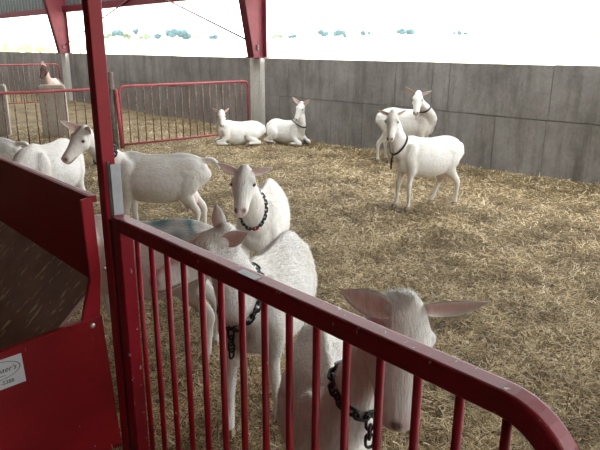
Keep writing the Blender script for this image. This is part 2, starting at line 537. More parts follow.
# ------------------------------------------------------------------ feeder
def feeder():
    XE = -2.175; XL = -5.2
    root = empty('feed_trough', (0, 0, 0))
    # back panel: upright sheet with folded rim
    yb = 0.90
    obj('back_panel', prism('back_panel', [(yb - 0.010, 0.755), (yb, 0.755), (yb, 1.11), (yb - 0.010, 1.11)], 'x', XL, XE + 0.02, M['red_sheet'], 0.001), root)
    obj('rim', box_mesh('rim', (XL, yb - 0.004, 1.085), (XE + 0.022, yb + 0.022, 1.112), M['red_sheet'], 0.005), root)
    # folded end strip of the back panel
    th = 0.012
    strip = [(yb - 0.042, 1.10), (yb + 0.004, 1.108), (yb + 0.010, 0.80), (yb - 0.012, 0.60), (yb - 0.09, 0.60), (yb - 0.036, 0.78)]
    obj('end_strip', prism('end_strip', strip, 'x', XE + 0.003, XE + 0.024, M['red'], 0.003), root)
    # sloping tray
    obj('tray', prism('tray', [(yb - 0.005, 0.765), (yb - 0.005, 0.750), (0.48, 0.365), (0.47, 0.38)], 'x', XL, XE + 0.004, M['tray'], 0.001), root)
    obj('tray_floor', prism('tray_floor', [(0.48, 0.365), (0.48, 0.38), (0.22, 0.38), (0.22, 0.365)], 'x', XL, XE, M['tray'], 0.001), root)
    obj('front_panel', prism('front_panel', [(0.225, 0.38), (0.21, 0.38), (0.0, 0.62), (0.015, 0.62)], 'x', XL, XE, M['red_sheet'], 0.001), root)
    # end panel with low top edge
    ep = obj('end_panel', prism('end_panel', [(-0.02, -0.02), (0.93, -0.02), (0.895, 0.63), (0.862, 0.626), (-0.02, 0.56)], 'x', XE, XE + 0.03, M['red_sheet'], 0.004), root)
    bm = bmesh.new()
    bmesh.ops.create_uvsphere(bm, u_segments=12, v_segments=8, radius=0.011)
    for v in bm.verts: v.co.x *= 0.6
    me = bpy.data.meshes.new('bolt'); bm.to_mesh(me); bm.free(); me.materials.append(M['steel'])
    b = obj('bolt', me, ep, (XE + 0.032, 0.852, 0.595)); b['label'] = 'round steel bolt head'
    # sticker with lettering, tilted with the sheet
    st = obj('sticker', box_mesh('sticker', (0, -0.16, -0.058), (0.0012, 0.035, 0.058), M['sticker']), ep, (XE + 0.031, 0.545, 0.515))
    st.rotation_euler = (math.radians(2), 0, 0)
    st['label'] = 'white sticker with black lettering'
    def text(s, size, y, z, shear, name):
        cu = bpy.data.curves.new(name, 'FONT'); cu.body = s; cu.size = size; cu.shear = shear; cu.extrude = 0.0004
        cu.align_x = 'RIGHT'
        t = bpy.data.objects.new('tmp', cu); COL.objects.link(t)
        dg = bpy.context.evaluated_depsgraph_get()
        me = bpy.data.meshes.new_from_object(t.evaluated_get(dg))
        bpy.data.objects.remove(t)
        for v in me.vertices:
            x, yy, zz = v.co
            v.co = (0.0018 + zz, y + x, z + yy)
        me.materials.clear(); me.materials.append(M['ink'])
        return me
    # lettering joined into one printed part
    bm = bmesh.new()
    for a in (text("haer's", 0.029, 0.010, 0.006, 0.35, 'a'), text("-5388", 0.020, -0.004, -0.042, 0.0, 'b')):
        bm.from_mesh(a)
    ring = []
    V = []; Fc = []
    nseg = 48
    for i in range(nseg):
        a = 2 * math.pi * i / nseg
        for k in (1.0, 0.965):
            V.append((0.0018, -0.06 + 0.085 * k * math.cos(a), 0.014 + 0.036 * (k if k == 1 else 0.95) * math.sin(a)))
    for i in range(nseg):
        j = (i + 1) % nseg
        Fc.append((2 * i, 2 * j, 2 * j + 1, 2 * i + 1))
    bm.from_mesh(mesh_from('r', V, Fc))
    box_bm(bm, (0.0012, -0.12, -0.008), (0.0020, -0.03, -0.0065))
    me = bpy.data.meshes.new('lettering'); bm.to_mesh(me); bm.free(); me.materials.append(M['ink'])
    # world parent matrix kept simple: sub-part of the end panel, same place as the sticker
    lt = obj('lettering', me, ep, (XE + 0.031, 0.545, 0.515)); lt.rotation_euler = (math.radians(2), 0, 0)
    tag(root, 'red sheet metal feed trough with sloping worn tray at left', 'feeder')
feeder()

# ------------------------------------------------------------------ far fences
def far_panel(X, y0, y1, zt, label, group, name='metal_fence', pitch=0.15, skew=0.0):
    root = empty(name, (X, (y0 + y1) / 2, 0))
    L = (y1 - y0) / 2; r = 0.10; h = 0.022
    pts = [(-L, 0.0), (-L, zt - r)] + arc((-L + r, zt - r), r, 180, 90, 6)[1:] + arc((L - r, zt - r), r, 90, 0, 6) + [(L, 0.0)]
    V, Fc = sweep([(0, a, b) for a, b in pts], circle(h, 8), Vector((1, 0, 0)))
    obj('frame', mesh_from('frame', V, Fc, M['old_red'], True), root)
    obj('bottom_rail', tube('bottom_rail', [(0, -L, 0.045), (0, L, 0.045)], 0.02, M['old_red'], 8, Vector((1, 0, 0))), root)
    me = tube('baluster', [(0, 0, 0.045), (0, 0, zt)], 0.0095, M['rust_bar'], 6, Vector((1, 0, 0)))
    n = int(2 * L / pitch)
    for i in range(1, n):
        obj('baluster', me, root, (0, -L + 2 * L * i / n, 0))
    if skew: root.rotation_euler.z = skew
    tag(root, label, 'fence panel', group)
far_panel(-9.6, 4.66, 7.36, 1.02, 'old red barred fence panel behind the lying goats', 'old cross fence panels')
far_panel(-9.6, 1.75, 4.36, 0.99, 'old red barred fence panel in front of the concrete blocks', 'old cross fence panels')
far_panel(-19.0, 4.3, 7.32, 1.14, 'far red fence panel behind the brown goat, ending at the pillar', 'far fence panels')
far_panel(-19.0, 1.2, 4.22, 1.14, 'far red fence panel at the left edge of the view', 'far fence panels')

def round_post(pos, h, r, mat, label, tilt=0.0):
    V, Fc = sweep([(0, 0, -0.05), (0, tilt * 0.5, h * 0.5), (0, tilt, h - 0.01), (0, tilt, h)], circle(r, 12), Vector((1, 0, 0)))
    o = obj('fence_post', mesh_from('fence_post', V, Fc, mat, True), None, pos)
    tag(o, label, 'post')
round_post((-9.6, 4.515, 0), 1.26, 0.06, M['wood'], 'dark round wooden fence post between the two cross fence panels')
o = obj('steel_post', tube('steel_post', [(-9.52, 4.60, 0), (-9.52, 4.565, 0.98)], 0.03, M['old_red'], 10))
tag(o, 'thin red steel post leaning against the dark fence post', 'post')

def block(px0, px1, d, top, label, bot=130):
    c = atd((px0 + px1) / 2, bot, d); c.z = 0
    w = (px1 - px0) / FPX * d * 0.98
    root_ang = math.atan2(R0.y, R0.x)
    V = []
    for z, k, j in ((-0.02, 0.98, 0.09), (top * 0.4, 1.0, 0.09), (top * 0.96, 1.0, 0.085), (top, 0.95, 0.07)):
        for sx, sy in ((-1, -1), (1, -1), (1, 1), (-1, 1)):
            V.append((sx * w / 2 * k * random.uniform(0.98, 1.02), sy * j, z + random.uniform(-.006, .006)))
    Fc = [(3, 2, 1, 0), (12, 13, 14, 15)]
    for l in range(3):
        for a in range(4):
            b = (a + 1) % 4
            Fc.append((l * 4 + a, l * 4 + b, l * 4 + 4 + b, l * 4 + 4 + a))
    me = mesh_from('concrete_slab', V, Fc, M['block'])
    bm = bmesh.new(); bm.from_mesh(me)
    bmesh.ops.bevel(bm, geom=bm.edges[:], offset=0.015, segments=2, affect='EDGES'); bm.to_mesh(me); bm.free()
    o = obj('concrete_slab', me, None, c); o.rotation_euler = (0, 0, root_ang + 0.25)
    tag(o, label, 'slab', 'concrete slabs beyond the cross fence')
block(45, 68, 12.7, 0.95, 'upright pale concrete slab behind the red bars below the brown goat')
block(-14, 9, 13.2, 0.95, 'upright pale concrete slab at the left edge behind the red bars', 131)

# ------------------------------------------------------------------ distant trees
def tree(px, py_top, py_bot, wpx, d, mat, label):
    base = atd(px, py_bot, d)
    top = atd(px, py_top, d)
    base.z = float(terr(base.y)) - 0.1 if False else base.z
    h = max(1.5, top.z - base.z); w = wpx / FPX * d
    gz = float(terr(np.array(base.y)))
    root = empty('tree', (base.x, base.y, gz))
    off = base.z - gz
    bm = bmesh.new()
    nb = 9
    for i in range(nb):
        fx = random.uniform(-0.36, 0.36) * w; fz = random.uniform(0.28, 0.8)
        k = 1 - abs(fx) / w
        rr = random.uniform(0.20, 0.32) * min(w, h * 1.6) * k
        m4 = Matrix.Translation((R0.x * fx, R0.y * fx, off + h * fz * (0.55 + 0.45 * k))) @ Matrix.Diagonal((rr, rr, min(rr, h * 0.34), 1))
        bmesh.ops.create_icosphere(bm, subdivisions=2, radius=1, matrix=m4)
    for v in bm.verts:
        v.co += Vector((random.uniform(-1, 1), random.uniform(-1, 1), random.uniform(-1, 1))) * 0.06 * h
    me = bpy.data.meshes.new('crown'); bm.to_mesh(me); bm.free(); me.materials.append(mat)
    obj('crown', me, root)
    obj('trunk', tube('trunk', [(0, 0, -0.2), (0.1, 0, h * 0.3 + max(off, 0)), (0, 0.1, h * 0.7 + max(off, 0))], 0.05 * h, M['bark'], 6), root)
    tag(root, label, 'tree', 'distant trees across the field')
TREES = [(108, 34, 39, 14, 175, 'leaf_green', 'low pale bush just right of the tall red post on the horizon'),
         (118, 29.5, 38.5, 13, 170, 'leaf_blue', 'round bluish tree nearest the tall red post on the horizon'),
         (127, 33, 39, 10, 172, 'leaf_green', 'small pale green tree beside the slender poplar'),
         (136, 25.5, 38.5, 6, 168, 'leaf_blue', 'slender tall dark poplar on the horizon'),
         (144, 33, 39.5, 15, 170, 'leaf_green', 'low hedge-like tree right of the slender poplar'),
         (157, 35, 39, 10, 180, 'leaf_blue', 'tiny faint bush left of the largest bluish tree'),
         (172, 27.5, 39, 12, 165, 'leaf_blue', 'largest bluish tree between the two red columns'),
         (183, 30, 39.5, 16, 168, 'leaf_blue', 'broad bluish tree right of the largest one'),
         (196, 32, 39, 13, 170, 'leaf_yellow', 'yellow-green tree left of the right red column'),
         (214, 36, 39.5, 16, 185, 'leaf_blue', 'faint low bush left of the right red column'),
         (278, 34, 39, 14, 180, 'leaf_green', 'faint pale tree just right of the right red column'),
         (292, 35, 38.5, 10, 185, 'leaf_blue', 'tiny faint tree above the lying goat with raised head'),
         (322, 30, 37, 14, 170, 'leaf_blue', 'narrower left one of two bluish trees on the horizon right of the lying goats'),
         (340, 30, 37.5, 16, 178, 'leaf_blue', 'broader right one of two bluish trees on the horizon right of the lying goats'),
         (365, 32, 36, 12, 178, 'leaf_blue', 'small faint tree left of the bluish tree over the standing pair'),
         (402, 28, 35, 14, 172, 'leaf_blue', 'bluish tree on the horizon above the standing pair of goats'),
         (412, 29, 35, 10, 174, 'leaf_blue', 'small bluish tree right above the standing pair of goats'),
         (460, 32.5, 35.5, 18, 190, 'leaf_blue', 'very faint low tree right of the standing pair'),
         (516, 33, 36, 14, 185, 'leaf_yellow', 'faint yellowish bush above the right part of the wall'),
         (594, 30, 36, 14, 175, 'leaf_yellow', 'faint yellowish tree at the right edge of the view'),
         (14, 36, 53, 40, 60, 'leaf_yellow', 'yellow-green bush outside the wall at the left edge'),
         (40, 39, 54, 34, 62, 'leaf_yellow', 'yellow-green bush outside the wall left of the far column'),
         (80, 41, 53, 14, 66, 'leaf_yellow', 'small yellow-green bush between far column and tall red post')]
for t in TREES:
    tree(t[0], t[1], t[2], t[3], t[4], M[t[5]], t[6])

# ------------------------------------------------------------------ straw
def straw(name, n, dmin, dmax, lmin, lmax, wmin, wmax, label):
    d = np.exp(rng.uniform(math.log(dmin), math.log(dmax), n))
    a = rng.uniform(-0.72, 0.72, n)
    x = d * (F0.x * np.cos(a) + R0.x * np.sin(a)); y = d * (F0.y * np.cos(a) + R0.y * np.sin(a))
    ok = (y < WALL_Y - 0.02) & (y > 0.25)
    x, y, d = x[ok], y[ok], d[ok]; n = len(x)
    L = rng.uniform(lmin, lmax, n) * 0.5; W = rng.uniform(wmin, wmax, n) * 0.5 * np.clip(d / 5.5, 0.75, 1.5)
    th = rng.uniform(0, math.pi * 2, n); ti = rng.normal(0, 0.28, n)
    dx = np.cos(th) * np.cos(ti); dy = np.sin(th) * np.cos(ti); dz = np.sin(ti)
    bend = rng.normal(0, 0.18, n) * L
    px, py = -np.sin(th), np.cos(th)
    tw = rng.uniform(-0.5, 0.5, n)
    z = fl_h(x, y) - 0.012 + np.abs(dz) * L + rng.uniform(0.002, 0.022, n)
    c = np.stack([x, y, z], -1)
    D = np.stack([dx, dy, dz], -1) * L[:, None]
    S = np.stack([px * np.cos(tw), py * np.cos(tw), np.sin(tw)], -1) * W[:, None]
    B = np.stack([px * bend, py * bend, np.abs(bend) * 0.5], -1)
    V = np.stack([c - D - S, c - D + S, c + B - S, c + B + S, c + D - S, c + D + S], 1).reshape(-1, 3)
    i = np.arange(n)[:, None] * 6
    F = np.stack([i + 0, i + 1, i + 3, i + 2], -1).reshape(-1, 4)
    F2 = np.stack([i + 2, i + 3, i + 5, i + 4], -1).reshape(-1, 4)
    Fq = np.concatenate([F, F2])
    me = bpy.data.meshes.new(name)
    me.vertices.add(len(V)); me.vertices.foreach_set('co', V.astype(np.float32).ravel())
    me.loops.add(Fq.size); me.loops.foreach_set('vertex_index', Fq.astype(np.int32).ravel())
    me.polygons.add(len(Fq)); me.polygons.foreach_set('loop_start', np.arange(0, Fq.size, 4, dtype=np.int32))
    me.update(calc_edges=True)
    me.materials.append(M['straw'])
    o = obj(name, me)
    tag(o, label, 'straw', kind='stuff')
straw('straw_litter', 330000, 1.3, 14.5, 0.02, 0.085, 0.0026, 0.0055, 'loose golden straw scattered over the barn floor')

# ------------------------------------------------------------------ goats
def catmull(pts, sub):
    """pts: list of numpy rows; returns resampled rows"""
    P = [np.array(p, float) for p in pts]
    P = [2 * P[0] - P[1]] + P + [2 * P[-1] - P[-2]]
    out = []
    for i in range(1, len(P) - 2):
        for k in range(sub):
            t = k / sub
            a, b, c, d = P[i - 1], P[i], P[i + 1], P[i + 2]
            out.append(0.5 * ((2 * b) + (-a + c) * t + (2 * a - 5 * b + 4 * c - d) * t * t + (-a + 3 * b - 3 * c + d) * t ** 3))
    out.append(P[-2])
    return out

def loft(bm, rows, hint, sub=4, nseg=16, hint2=None, egg=0.0):
    """rows: (x,y,z, side radius, other radius)"""
    R = catmull(rows, sub)
    n = len(R)
    rings = []
    for i in range(n):
        c = Vector(R[i][:3])
        t = Vector(R[min(i + 1, n - 1)][:3]) - Vector(R[max(i - 1, 0)][:3])
        t.normalize()
        h = hint if hint2 is None else hint.lerp(hint2, i / (n - 1))
        s = h - t * h.dot(t); s.normalize()
        u = t.cross(s)
        a, b = max(0.003, R[i][3]), max(0.003, R[i][4])
        ring = []
        for k in range(nseg):
            th = 2 * math.pi * k / nseg
            ring.append(bm.verts.new(c + s * a * (1 - egg * math.sin(th)) * math.cos(th) + u * b * math.sin(th)))
        rings.append(ring)
    for i in range(n - 1):
        for k in range(nseg):
            j = (k + 1) % nseg
            bm.faces.new((rings[i][k], rings[i][j], rings[i + 1][j], rings[i + 1][k]))
    for ring, c, fl in ((rings[0], R[0], True), (rings[-1], R[-1], False)):
        v = bm.verts.new(c[:3])
        for k in range(nseg):
            j = (k + 1) % nseg
            bm.faces.new((ring[j], ring[k], v) if fl else (ring[k], ring[j], v))

def ball(bm, c, r):
    m4 = Matrix.Translation(c) @ Matrix.Diagonal((*r, 1))
    bmesh.ops.create_icosphere(bm, subdivisions=3, radius=1, matrix=m4)

WHITE = (0.86, 0.85, 0.835)

def ear_geo(base, tip, open_dir, w, cup=0.35, nl=9, nw=7):
    """thin cupped leaf; returns verts, faces, inner flags"""
    ax = tip - base; L = ax.length; ax.normalize()
    o = open_dir - ax * open_dir.dot(ax); o.normalize()
    s = ax.cross(o)
    V = []; Fc = []; inner = []
    for side in (0, 1):
        for i in range(nl + 1):
            t = i / nl
            wid = w * (math.sin(math.pi * min(1, (t * 0.86 + 0.14))) ** 0.75) * (1 - 0.25 * t)
            if t > 0.999: wid = 0.002
            for k in range(nw + 1):
                q = 2 * k / nw - 1
                dep = (abs(q) ** 2) * wid * cup * (1 - 0.5 * t)
                p = base + ax * (L * t) + s * (q * wid) + o * dep
                if side: p = p - o * (0.004 * (1 - abs(q) * 0.7) + 0.0012)
                V.append(p); inner.append((1.0 - q * q) * (1 - 0.6 * t ** 3) if side == 0 else 0.0)
    nrow = nw + 1; half = (nl + 1) * nrow
    for side in (0, 1):
        for i in range(nl):
            for k in range(nw):
                a = side * half + i * nrow + k
                f = (a, a + 1, a + nrow + 1, a + nrow)
                Fc.append(f if side else f[::-1])
    for i in range(nl):
        for k in (0, nw):
            a = i * nrow + k; b = a + nrow
            f = (a, b, b + half, a + half)
            Fc.append(f if k else f[::-1])
    return V, Fc, inner

LINKS = {}
def link_mesh(L, W, r, mat, key):
    if key in LINKS: return LINKS[key]
    pts = []
    for i in range(16):
        a = 2 * math.pi * i / 16
        x = math.cos(a); y = math.sin(a)
        pts.append(((L / 2 - W / 2) * (1 if x > 0.01 else -1 if x < -0.01 else 0) + W / 2 * x, W / 2 * y, 0))
    V, Fc = sweep(pts, circle(r, 6), Vector((0, 0, 1)), closed=True)
    LINKS[key] = mesh_from('chain_link', V, Fc, mat, True)
    return LINKS[key]

def goat(label, withers, hip, poll, muzzle, upref=None, ears=None, scale=1.0, lying=False, stance=((0, 0),) * 4,
         local_head=False, collar=None, fur=0, paint=None, tail='down', udder=False, beard=False, voxel=0.0125, earlen=0.145, earw=0.034,
         hang=0, palette=None, neck_bulge=(0, 0, 0), ear_open=None, hw=1.0, name='goat', group='white goats in the pen', belly=1.0):
    w = Vector((withers.x, withers.y, 0)); hp = Vector((hip.x, hip.y, 0))
    hd = (w - hp).normalized(); mid = (w + hp) / 2
    ang = math.atan2(hd.y, hd.x)
    root = empty(name, mid, ang)
    root.scale = (scale,) * 3
    Mw = Matrix.Translation(mid) @ Matrix.Rotation(ang, 4, 'Z') @ Matrix.Scale(scale, 4)
    Mi = Mw.inverted(); Rt = Matrix.Rotation(-ang, 3, 'Z')
    if local_head:
        O = Vector(poll); Tm = Vector(muzzle)
    else:
        O = Mi @ poll; Tm = Mi @ muzzle
    ax = (Tm - O); HL = ax.length; ax.normalize()
    ur = ZUP if upref is None else (Vector(upref) if local_head else Rt @ Vector(upref))
    u = ur - ax * ur.dot(ax); u.normalize()
    s = u.cross(ax); s.normalize()      # head's left
    k = HL / 0.275
    def H(a, l, d):                      # head point: along, left, dorsal
        return O + ax * (a * k) + s * (l * hw) + u * (d * hw)
    bm = bmesh.new()
    dz = -0.355 if lying else 0.0
    Yh = Vector((0, 1, 0))
    bl = belly
    tor = [(-0.415, 0, 0.625, .04, .05), (-0.385, 0, 0.605, .085, .095), (-0.32, 0, 0.59, .115, .145), (-0.23, 0, 0.572, .132, .172),
           (-0.11, 0, 0.538, .160 * bl, .200), (0.03, 0, 0.530, .170 * bl, .205), (0.16, 0, 0.545, .150, .198), (0.26, 0, 0.565, .118, .180),
           (0.335, 0, 0.575, .09, .145), (0.385, 0, 0.58, .06, .10), (0.41, 0, 0.575, .03, .05)]
    loft(bm, [(a, b, c + dz, d, e) for a, b, c, d, e in tor], Yh, 4, 20, egg=0.24)
    # spine ridge, hip bones and withers
    loft(bm, [(-0.38, 0, 0.685 + dz, .018, .025), (-0.29, 0, 0.718 + dz, .026, .03), (-0.19, 0, 0.728 + dz, .03, .035), (-0.05, 0, 0.716 + dz, .022, .035), (0.1, 0, 0.722 + dz, .022, .035), (0.22, 0, 0.745 + dz, .026, .04), (0.30, 0, 0.73 + dz, .02, .03)], Yh, 3, 10)
    for sy in (-1, 1):
        ball(bm, Vector((-0.375, sy * 0.048, 0.632 + dz)), (0.04, 0.03, 0.035))
        ball(bm, Vector((0.255, sy * 0.082, 0.60 + dz)), (0.08, 0.046, 0.125))
    # neck
    hb = H(0.035, 0, -0.045)
    P1 = Vector((0.315, 0, 0.665 + dz))
    nb = Vector(neck_bulge)
    m1 = P1.lerp(hb, 0.38) + Vector((0.02, 0, -0.005)) + nb
    m2 = P1.lerp(hb, 0.72) + nb * 0.8
    loft(bm, [(0.17, 0, 0.60 + dz, .10, .15), (P1.x, 0, P1.z - 0.03, .088, .135), (*m1, .068, .098), (*m2, .056, .078), (*hb, .050, .062), (*(H(0.06, 0, -0.03)), .046, .052)], Yh, 4, 16, hint2=s)
    # head
    hs = [(-0.035, -.012, .030, .036), (-0.005, -.012, .053, .060), (0.05, -.018, .064, .072), (0.095, -.028, .065, .074), (0.14, -.040, .053, .066),
          (0.19, -.048, .044, .056), (0.228, -.053, .042, .051), (0.256, -.056, .038, .044), (0.272, -.058, .029, .033), (0.28, -.060, .013, .015)]
    loft(bm, [(*(O + ax * (a * k) + u * (d * hw)), wd * hw, hh * hw) for a, d, wd, hh in hs], s, 4, 18)
    for sy in (-1, 1):
        ball(bm, H(0.080, sy * 0.050, 0.014), (0.024, 0.024, 0.024))      # brow
        ball(bm, H(0.095, sy * 0.040, -0.060), (0.036, 0.028, 0.036))     # jaw
        ball(bm, H(0.262, sy * 0.018, -0.036), (0.016, 0.014, 0.014))     # nostril wing
    ball(bm, H(0.246, 0, -0.084), (0.026, 0.024, 0.020))                  # chin
    ball(bm, H(-0.005, 0, 0.038), (0.03, 0.03, 0.022))                    # poll tuft
    # legs
    feet = []
    fl, fr, hl, hr = stance
    if not lying:
        for sy, (ox, oy) in ((1, fl), (-1, fr)):
            y = sy * 0.085
            loft(bm, [(0.27, y * 0.8, 0.60, .055, .085), (0.255, y * 1.05, 0.50, .056, .075), (0.25 + ox * .1, y * 1.08 + oy * .1, 0.42, .043, .053), (0.262 + ox * .35, y + oy * .35, 0.33, .029, .035),
                      (0.268 + ox * .55, y + oy * .55, 0.245, .027, .030), (0.264 + ox * .72, y + oy * .7, 0.165, .0185, .021), (0.262 + ox * .88, y + oy * .88, 0.09, .0185, .021), (0.27 + ox, y + oy, 0.052, .023, .025), (0.28 + ox, y + oy, 0.022, .025, .028)], Yh, 4, 12)
            feet.append((0.285 + ox, y + oy, 0.0, 0.0))
        for sy, (ox, oy) in ((1, hl), (-1, hr)):
            y = sy * 0.085
            loft(bm, [(-0.25, y * 0.8, 0.60, .06, .13), (-0.235, y * 1.05, 0.50, .062, .11), (-0.225 + ox * .15, y * 1.15 + oy * .1, 0.42, .047, .078), (-0.28 + ox * .4, y * 1.05 + oy * .4, 0.335, .032, .045),
                      (-0.335 + ox * .6, y + oy * .6, 0.26, .025, .033), (-0.335 + ox * .75, y + oy * .75, 0.18, .0195, .022), (-0.325 + ox * .9, y + oy * .9, 0.09, .0195, .022), (-0.318 + ox, y + oy, 0.052, .024, .026), (-0.308 + ox, y + oy, 0.022, .025, .028)], Yh, 4, 12)
            feet.append((-0.303 + ox, y + oy, 0.0, 0.0))
    else:
        for sy in (1, -1):
            y = sy * 0.11
            loft(bm, [(0.27, y * .7, 0.26, .055, .09), (0.27, y, 0.15, .05, .065), (0.34, y * 1.1, 0.085, .038, .042), (0.43, y * 1.05, 0.05, .03, .034), (0.425, y * 1.2, 0.035, .027, .028), (0.34, y * 1.35, 0.03, .021, .022), (0.25, y * 1.4, 0.028, .022, .022)], Yh, 4, 12)
            feet.append((0.225, y * 1.4, 0.0, math.pi))
            y = sy * 0.13
            loft(bm, [(-0.25, y * .6, 0.24, .07, .14), (-0.20, y * 1.15, 0.20, .062, .12), (-0.10, y * 1.4, 0.15, .05, .07), (-0.17, y * 1.5, 0.09, .04, .05), (-0.29, y * 1.5, 0.05, .03, .034), (-0.30, y * 1.62, 0.035, .026, .027), (-0.2, y * 1.75, 0.03, .021, .022), (-0.09, y * 1.75, 0.028, .022, .022)], Yh, 4, 12)
            feet.append((-0.07, y * 1.75, 0.0, 0.0))
    # tail
    tz = dz
    if tail == 'out':
        loft(bm, [(-0.37, 0, 0.68 + tz, .022, .022), (-0.42, 0, 0.70 + tz, .028, .024), (-0.47, 0, 0.69 + tz, .030, .022), (-0.505, 0, 0.64 + tz, .022, .018), (-0.51, 0, 0.60 + tz, .012, .01)], Yh, 3, 10)
    else:
        loft(bm, [(-0.37, 0, 0.675 + tz, .02, .02), (-0.425, 0, 0.655 + tz, .024, .017), (-0.45, 0, 0.59 + tz, .026, .014), (-0.45, 0, 0.53 + tz, .014, .010)], Yh, 3, 10)
    if udder:
        ball(bm, Vector((-0.25, 0, 0.36 + dz)), (0.075, 0.075, 0.085))
        for sy in (-1, 1):
            loft(bm, [(-0.24, sy * 0.035, 0.33, .03, .03), (-0.235, sy * 0.04, 0.275, .018, .018), (-0.23, sy * 0.042, 0.235, .011, .011)], Yh, 3, 8)
    if beard:
        loft(bm, [(*H(0.21, 0, -0.085), .014, .02), (*(H(0.21, 0, -0.085) + Vector((0, 0, -0.06))), .014, .018), (*(H(0.21, 0, -0.085) + Vector((0, 0, -0.13))), .005, .006)], s, 3, 8)
    bmesh.ops.recalc_face_normals(bm, faces=bm.faces)
    me = bpy.data.meshes.new('raw'); bm.to_mesh(me); bm.free()
    tmp = bpy.data.objects.new('tmp', me); COL.objects.link(tmp)
    rm = tmp.modifiers.new('r', 'REMESH'); rm.mode = 'VOXEL'; rm.voxel_size = voxel / scale
    sm = tmp.modifiers.new('s', 'SMOOTH'); sm.factor = 0.5; sm.iterations = 5
    dg = bpy.context.evaluated_depsgraph_get(); dg.update()
    ev = tmp.evaluated_get(dg)
    body = bpy.data.meshes.new_from_object(ev)
    bpy.data.objects.remove(tmp); bpy.data.meshes.remove(me)
    nv0 = len(body.vertices)
    # ears
    bm = bmesh.new(); bm.from_mesh(body)
    inner_all = []
    for idx, sy in enumerate((1, -1)):
        base = H(0.010, sy * 0.046, 0.018)
        if ears is not None and ears[idx] is not None:
            e = ears[idx]
            tip = e if isinstance(e, tuple) else Mi @ e
            if isinstance(e, tuple):
                tip = H(*e)
            dvec = tip - base
            tip = base + dvec.normalized() * min(max(dvec.length, 0.09), 0.175 * hw)
        else:
            tip = base + (s * sy * 0.88 + u * 0.36 - ax * 0.05).normalized() * earlen
        od = (ax * 0.8 - u * 0.1 - s * sy * 0.2) if ear_open is None else Rt @ Vector(ear_open[idx] if isinstance(ear_open, tuple) else ear_open)
        V, Fc, inn = ear_geo(base - (tip - base).normalized() * 0.012, tip, od, earw)
        vs = [bm.verts.new(p) for p in V]
        for f in Fc:
            try: bm.faces.new([vs[i] for i in f])
            except ValueError: pass
        inner_all += inn
    bm.to_mesh(body); bm.free()
    body.polygons.foreach_set('use_smooth', [True] * len(body.polygons))
    nv = len(body.vertices)
    co = np.empty(nv * 3, np.float32); body.vertices.foreach_get('co', co); co = co.reshape(-1, 3)
    base_c = np.array(palette['base'] if palette else WHITE)
    colr = np.tile(base_c, (nv, 1)).astype(np.float64)
    def blend(mask, c):
        colr[:] = colr * (1 - mask[:, None]) + np.array(c) * mask[:, None]
    def near(p, r, soft):
        d = np.linalg.norm(co - np.array(p), axis=1)
        return np.clip((r + soft - d) / soft, 0, 1)
    A = np.array(ax); Oa = np.array(O); Ua = np.array(u); Sa = np.array(s)
    rel = co - Oa
    al = rel @ A / k; ud = rel @ Ua; sl = rel @ Sa
    headmask = (np.abs(sl) < 0.12) & (al > -0.02) & (al < 0.30) & (np.abs(ud + 0.03) < 0.12)
    blend(np.clip((al - 0.225) / 0.05, 0, 1) * headmask * 0.55, (0.62, 0.46, 0.42))
    for sy in (-1, 1):
        blend(near(H(0.266, sy * 0.024, -0.030), 0.009 * hw, 0.011) * 0.95, (0.16, 0.08, 0.07))
        blend(near(H(0.095, sy * 0.062, 0.002), 0.014, 0.012) * 0.6, (0.42, 0.33, 0.29))
        # mouth line
        for q in np.linspace(0.20, 0.268, 6):
            blend(near(H(q, sy * 0.034, -0.074), 0.006, 0.008) * 0.9, (0.22, 0.15, 0.14))
    if palette and 'head' in palette:
        hm = headmask * np.clip((al + 0.02) / 0.03, 0, 1)
        blend(hm, palette['head'])
        blend(np.clip((co[:, 2] - 0.55) / 0.1, 0, 1) * np.clip((-0.05 - co[:, 0]) / 0.1, 0, 1), palette['rump'])
    if udder:
        blend(near((-0.24, 0, 0.32), 0.10, 0.03) * 0.55, (0.72, 0.50, 0.44))
    if not lying:
        low = np.clip((0.30 - co[:, 2]) / 0.3, 0, 1)
        blend(low * 0.28, (0.55, 0.45, 0.30))
    ia = np.array(inner_all)
    earmask = np.zeros(nv); earmask[nv0:] = ia * 0.8
    blend(earmask, (0.72, 0.40, 0.35))
    if paint is not None:
        paint(co, blend)
    rgba = np.ones((nv, 4), np.float32); rgba[:, :3] = colr
    at = body.color_attributes.new('Col', 'FLOAT_COLOR', 'POINT')
    at.data.foreach_set('color', rgba.ravel())
    body.materials.clear(); body.materials.append(M['goat'])
    body.name = 'body'
    bo = obj('body', body, root)
    # eyes
    em = bpy.data.meshes.new('eye'); b2 = bmesh.new()
    bmesh.ops.create_uvsphere(b2, u_segments=12, v_segments=8, radius=0.0135); b2.to_mesh(em); b2.free()
    em.materials.append(M['eye']); em.polygons.foreach_set('use_smooth', [True] * len(em.polygons))
    for sy in (-1, 1):
        obj('eye', em, root, H(0.094, sy * 0.0585, 0.002))
    # cloven hooves
    hm_ = bmesh.new()
    for sy in (-1, 1):
        pr = [(-0.026, -0.004), (0.034, -0.004), (0.016, 0.036), (-0.022, 0.036)]
        A_ = [hm_.verts.new((p[0], sy * 0.003, p[1])) for p in pr]
        B_ = [hm_.verts.new((p[0] * (0.9 if p[1] < 0 else 0.85), sy * (0.027 if p[1] < 0 else 0.023), p[1])) for p in pr]
        hm_.faces.new(A_); hm_.faces.new(B_[::-1])
        for i in range(4):
            j = (i + 1) % 4
            hm_.faces.new((A_[i], B_[i], B_[j], A_[j]))
    bmesh.ops.recalc_face_normals(hm_, faces=hm_.faces)
    bmesh.ops.bevel(hm_, geom=hm_.edges[:], offset=0.003, segments=1, affect='EDGES')
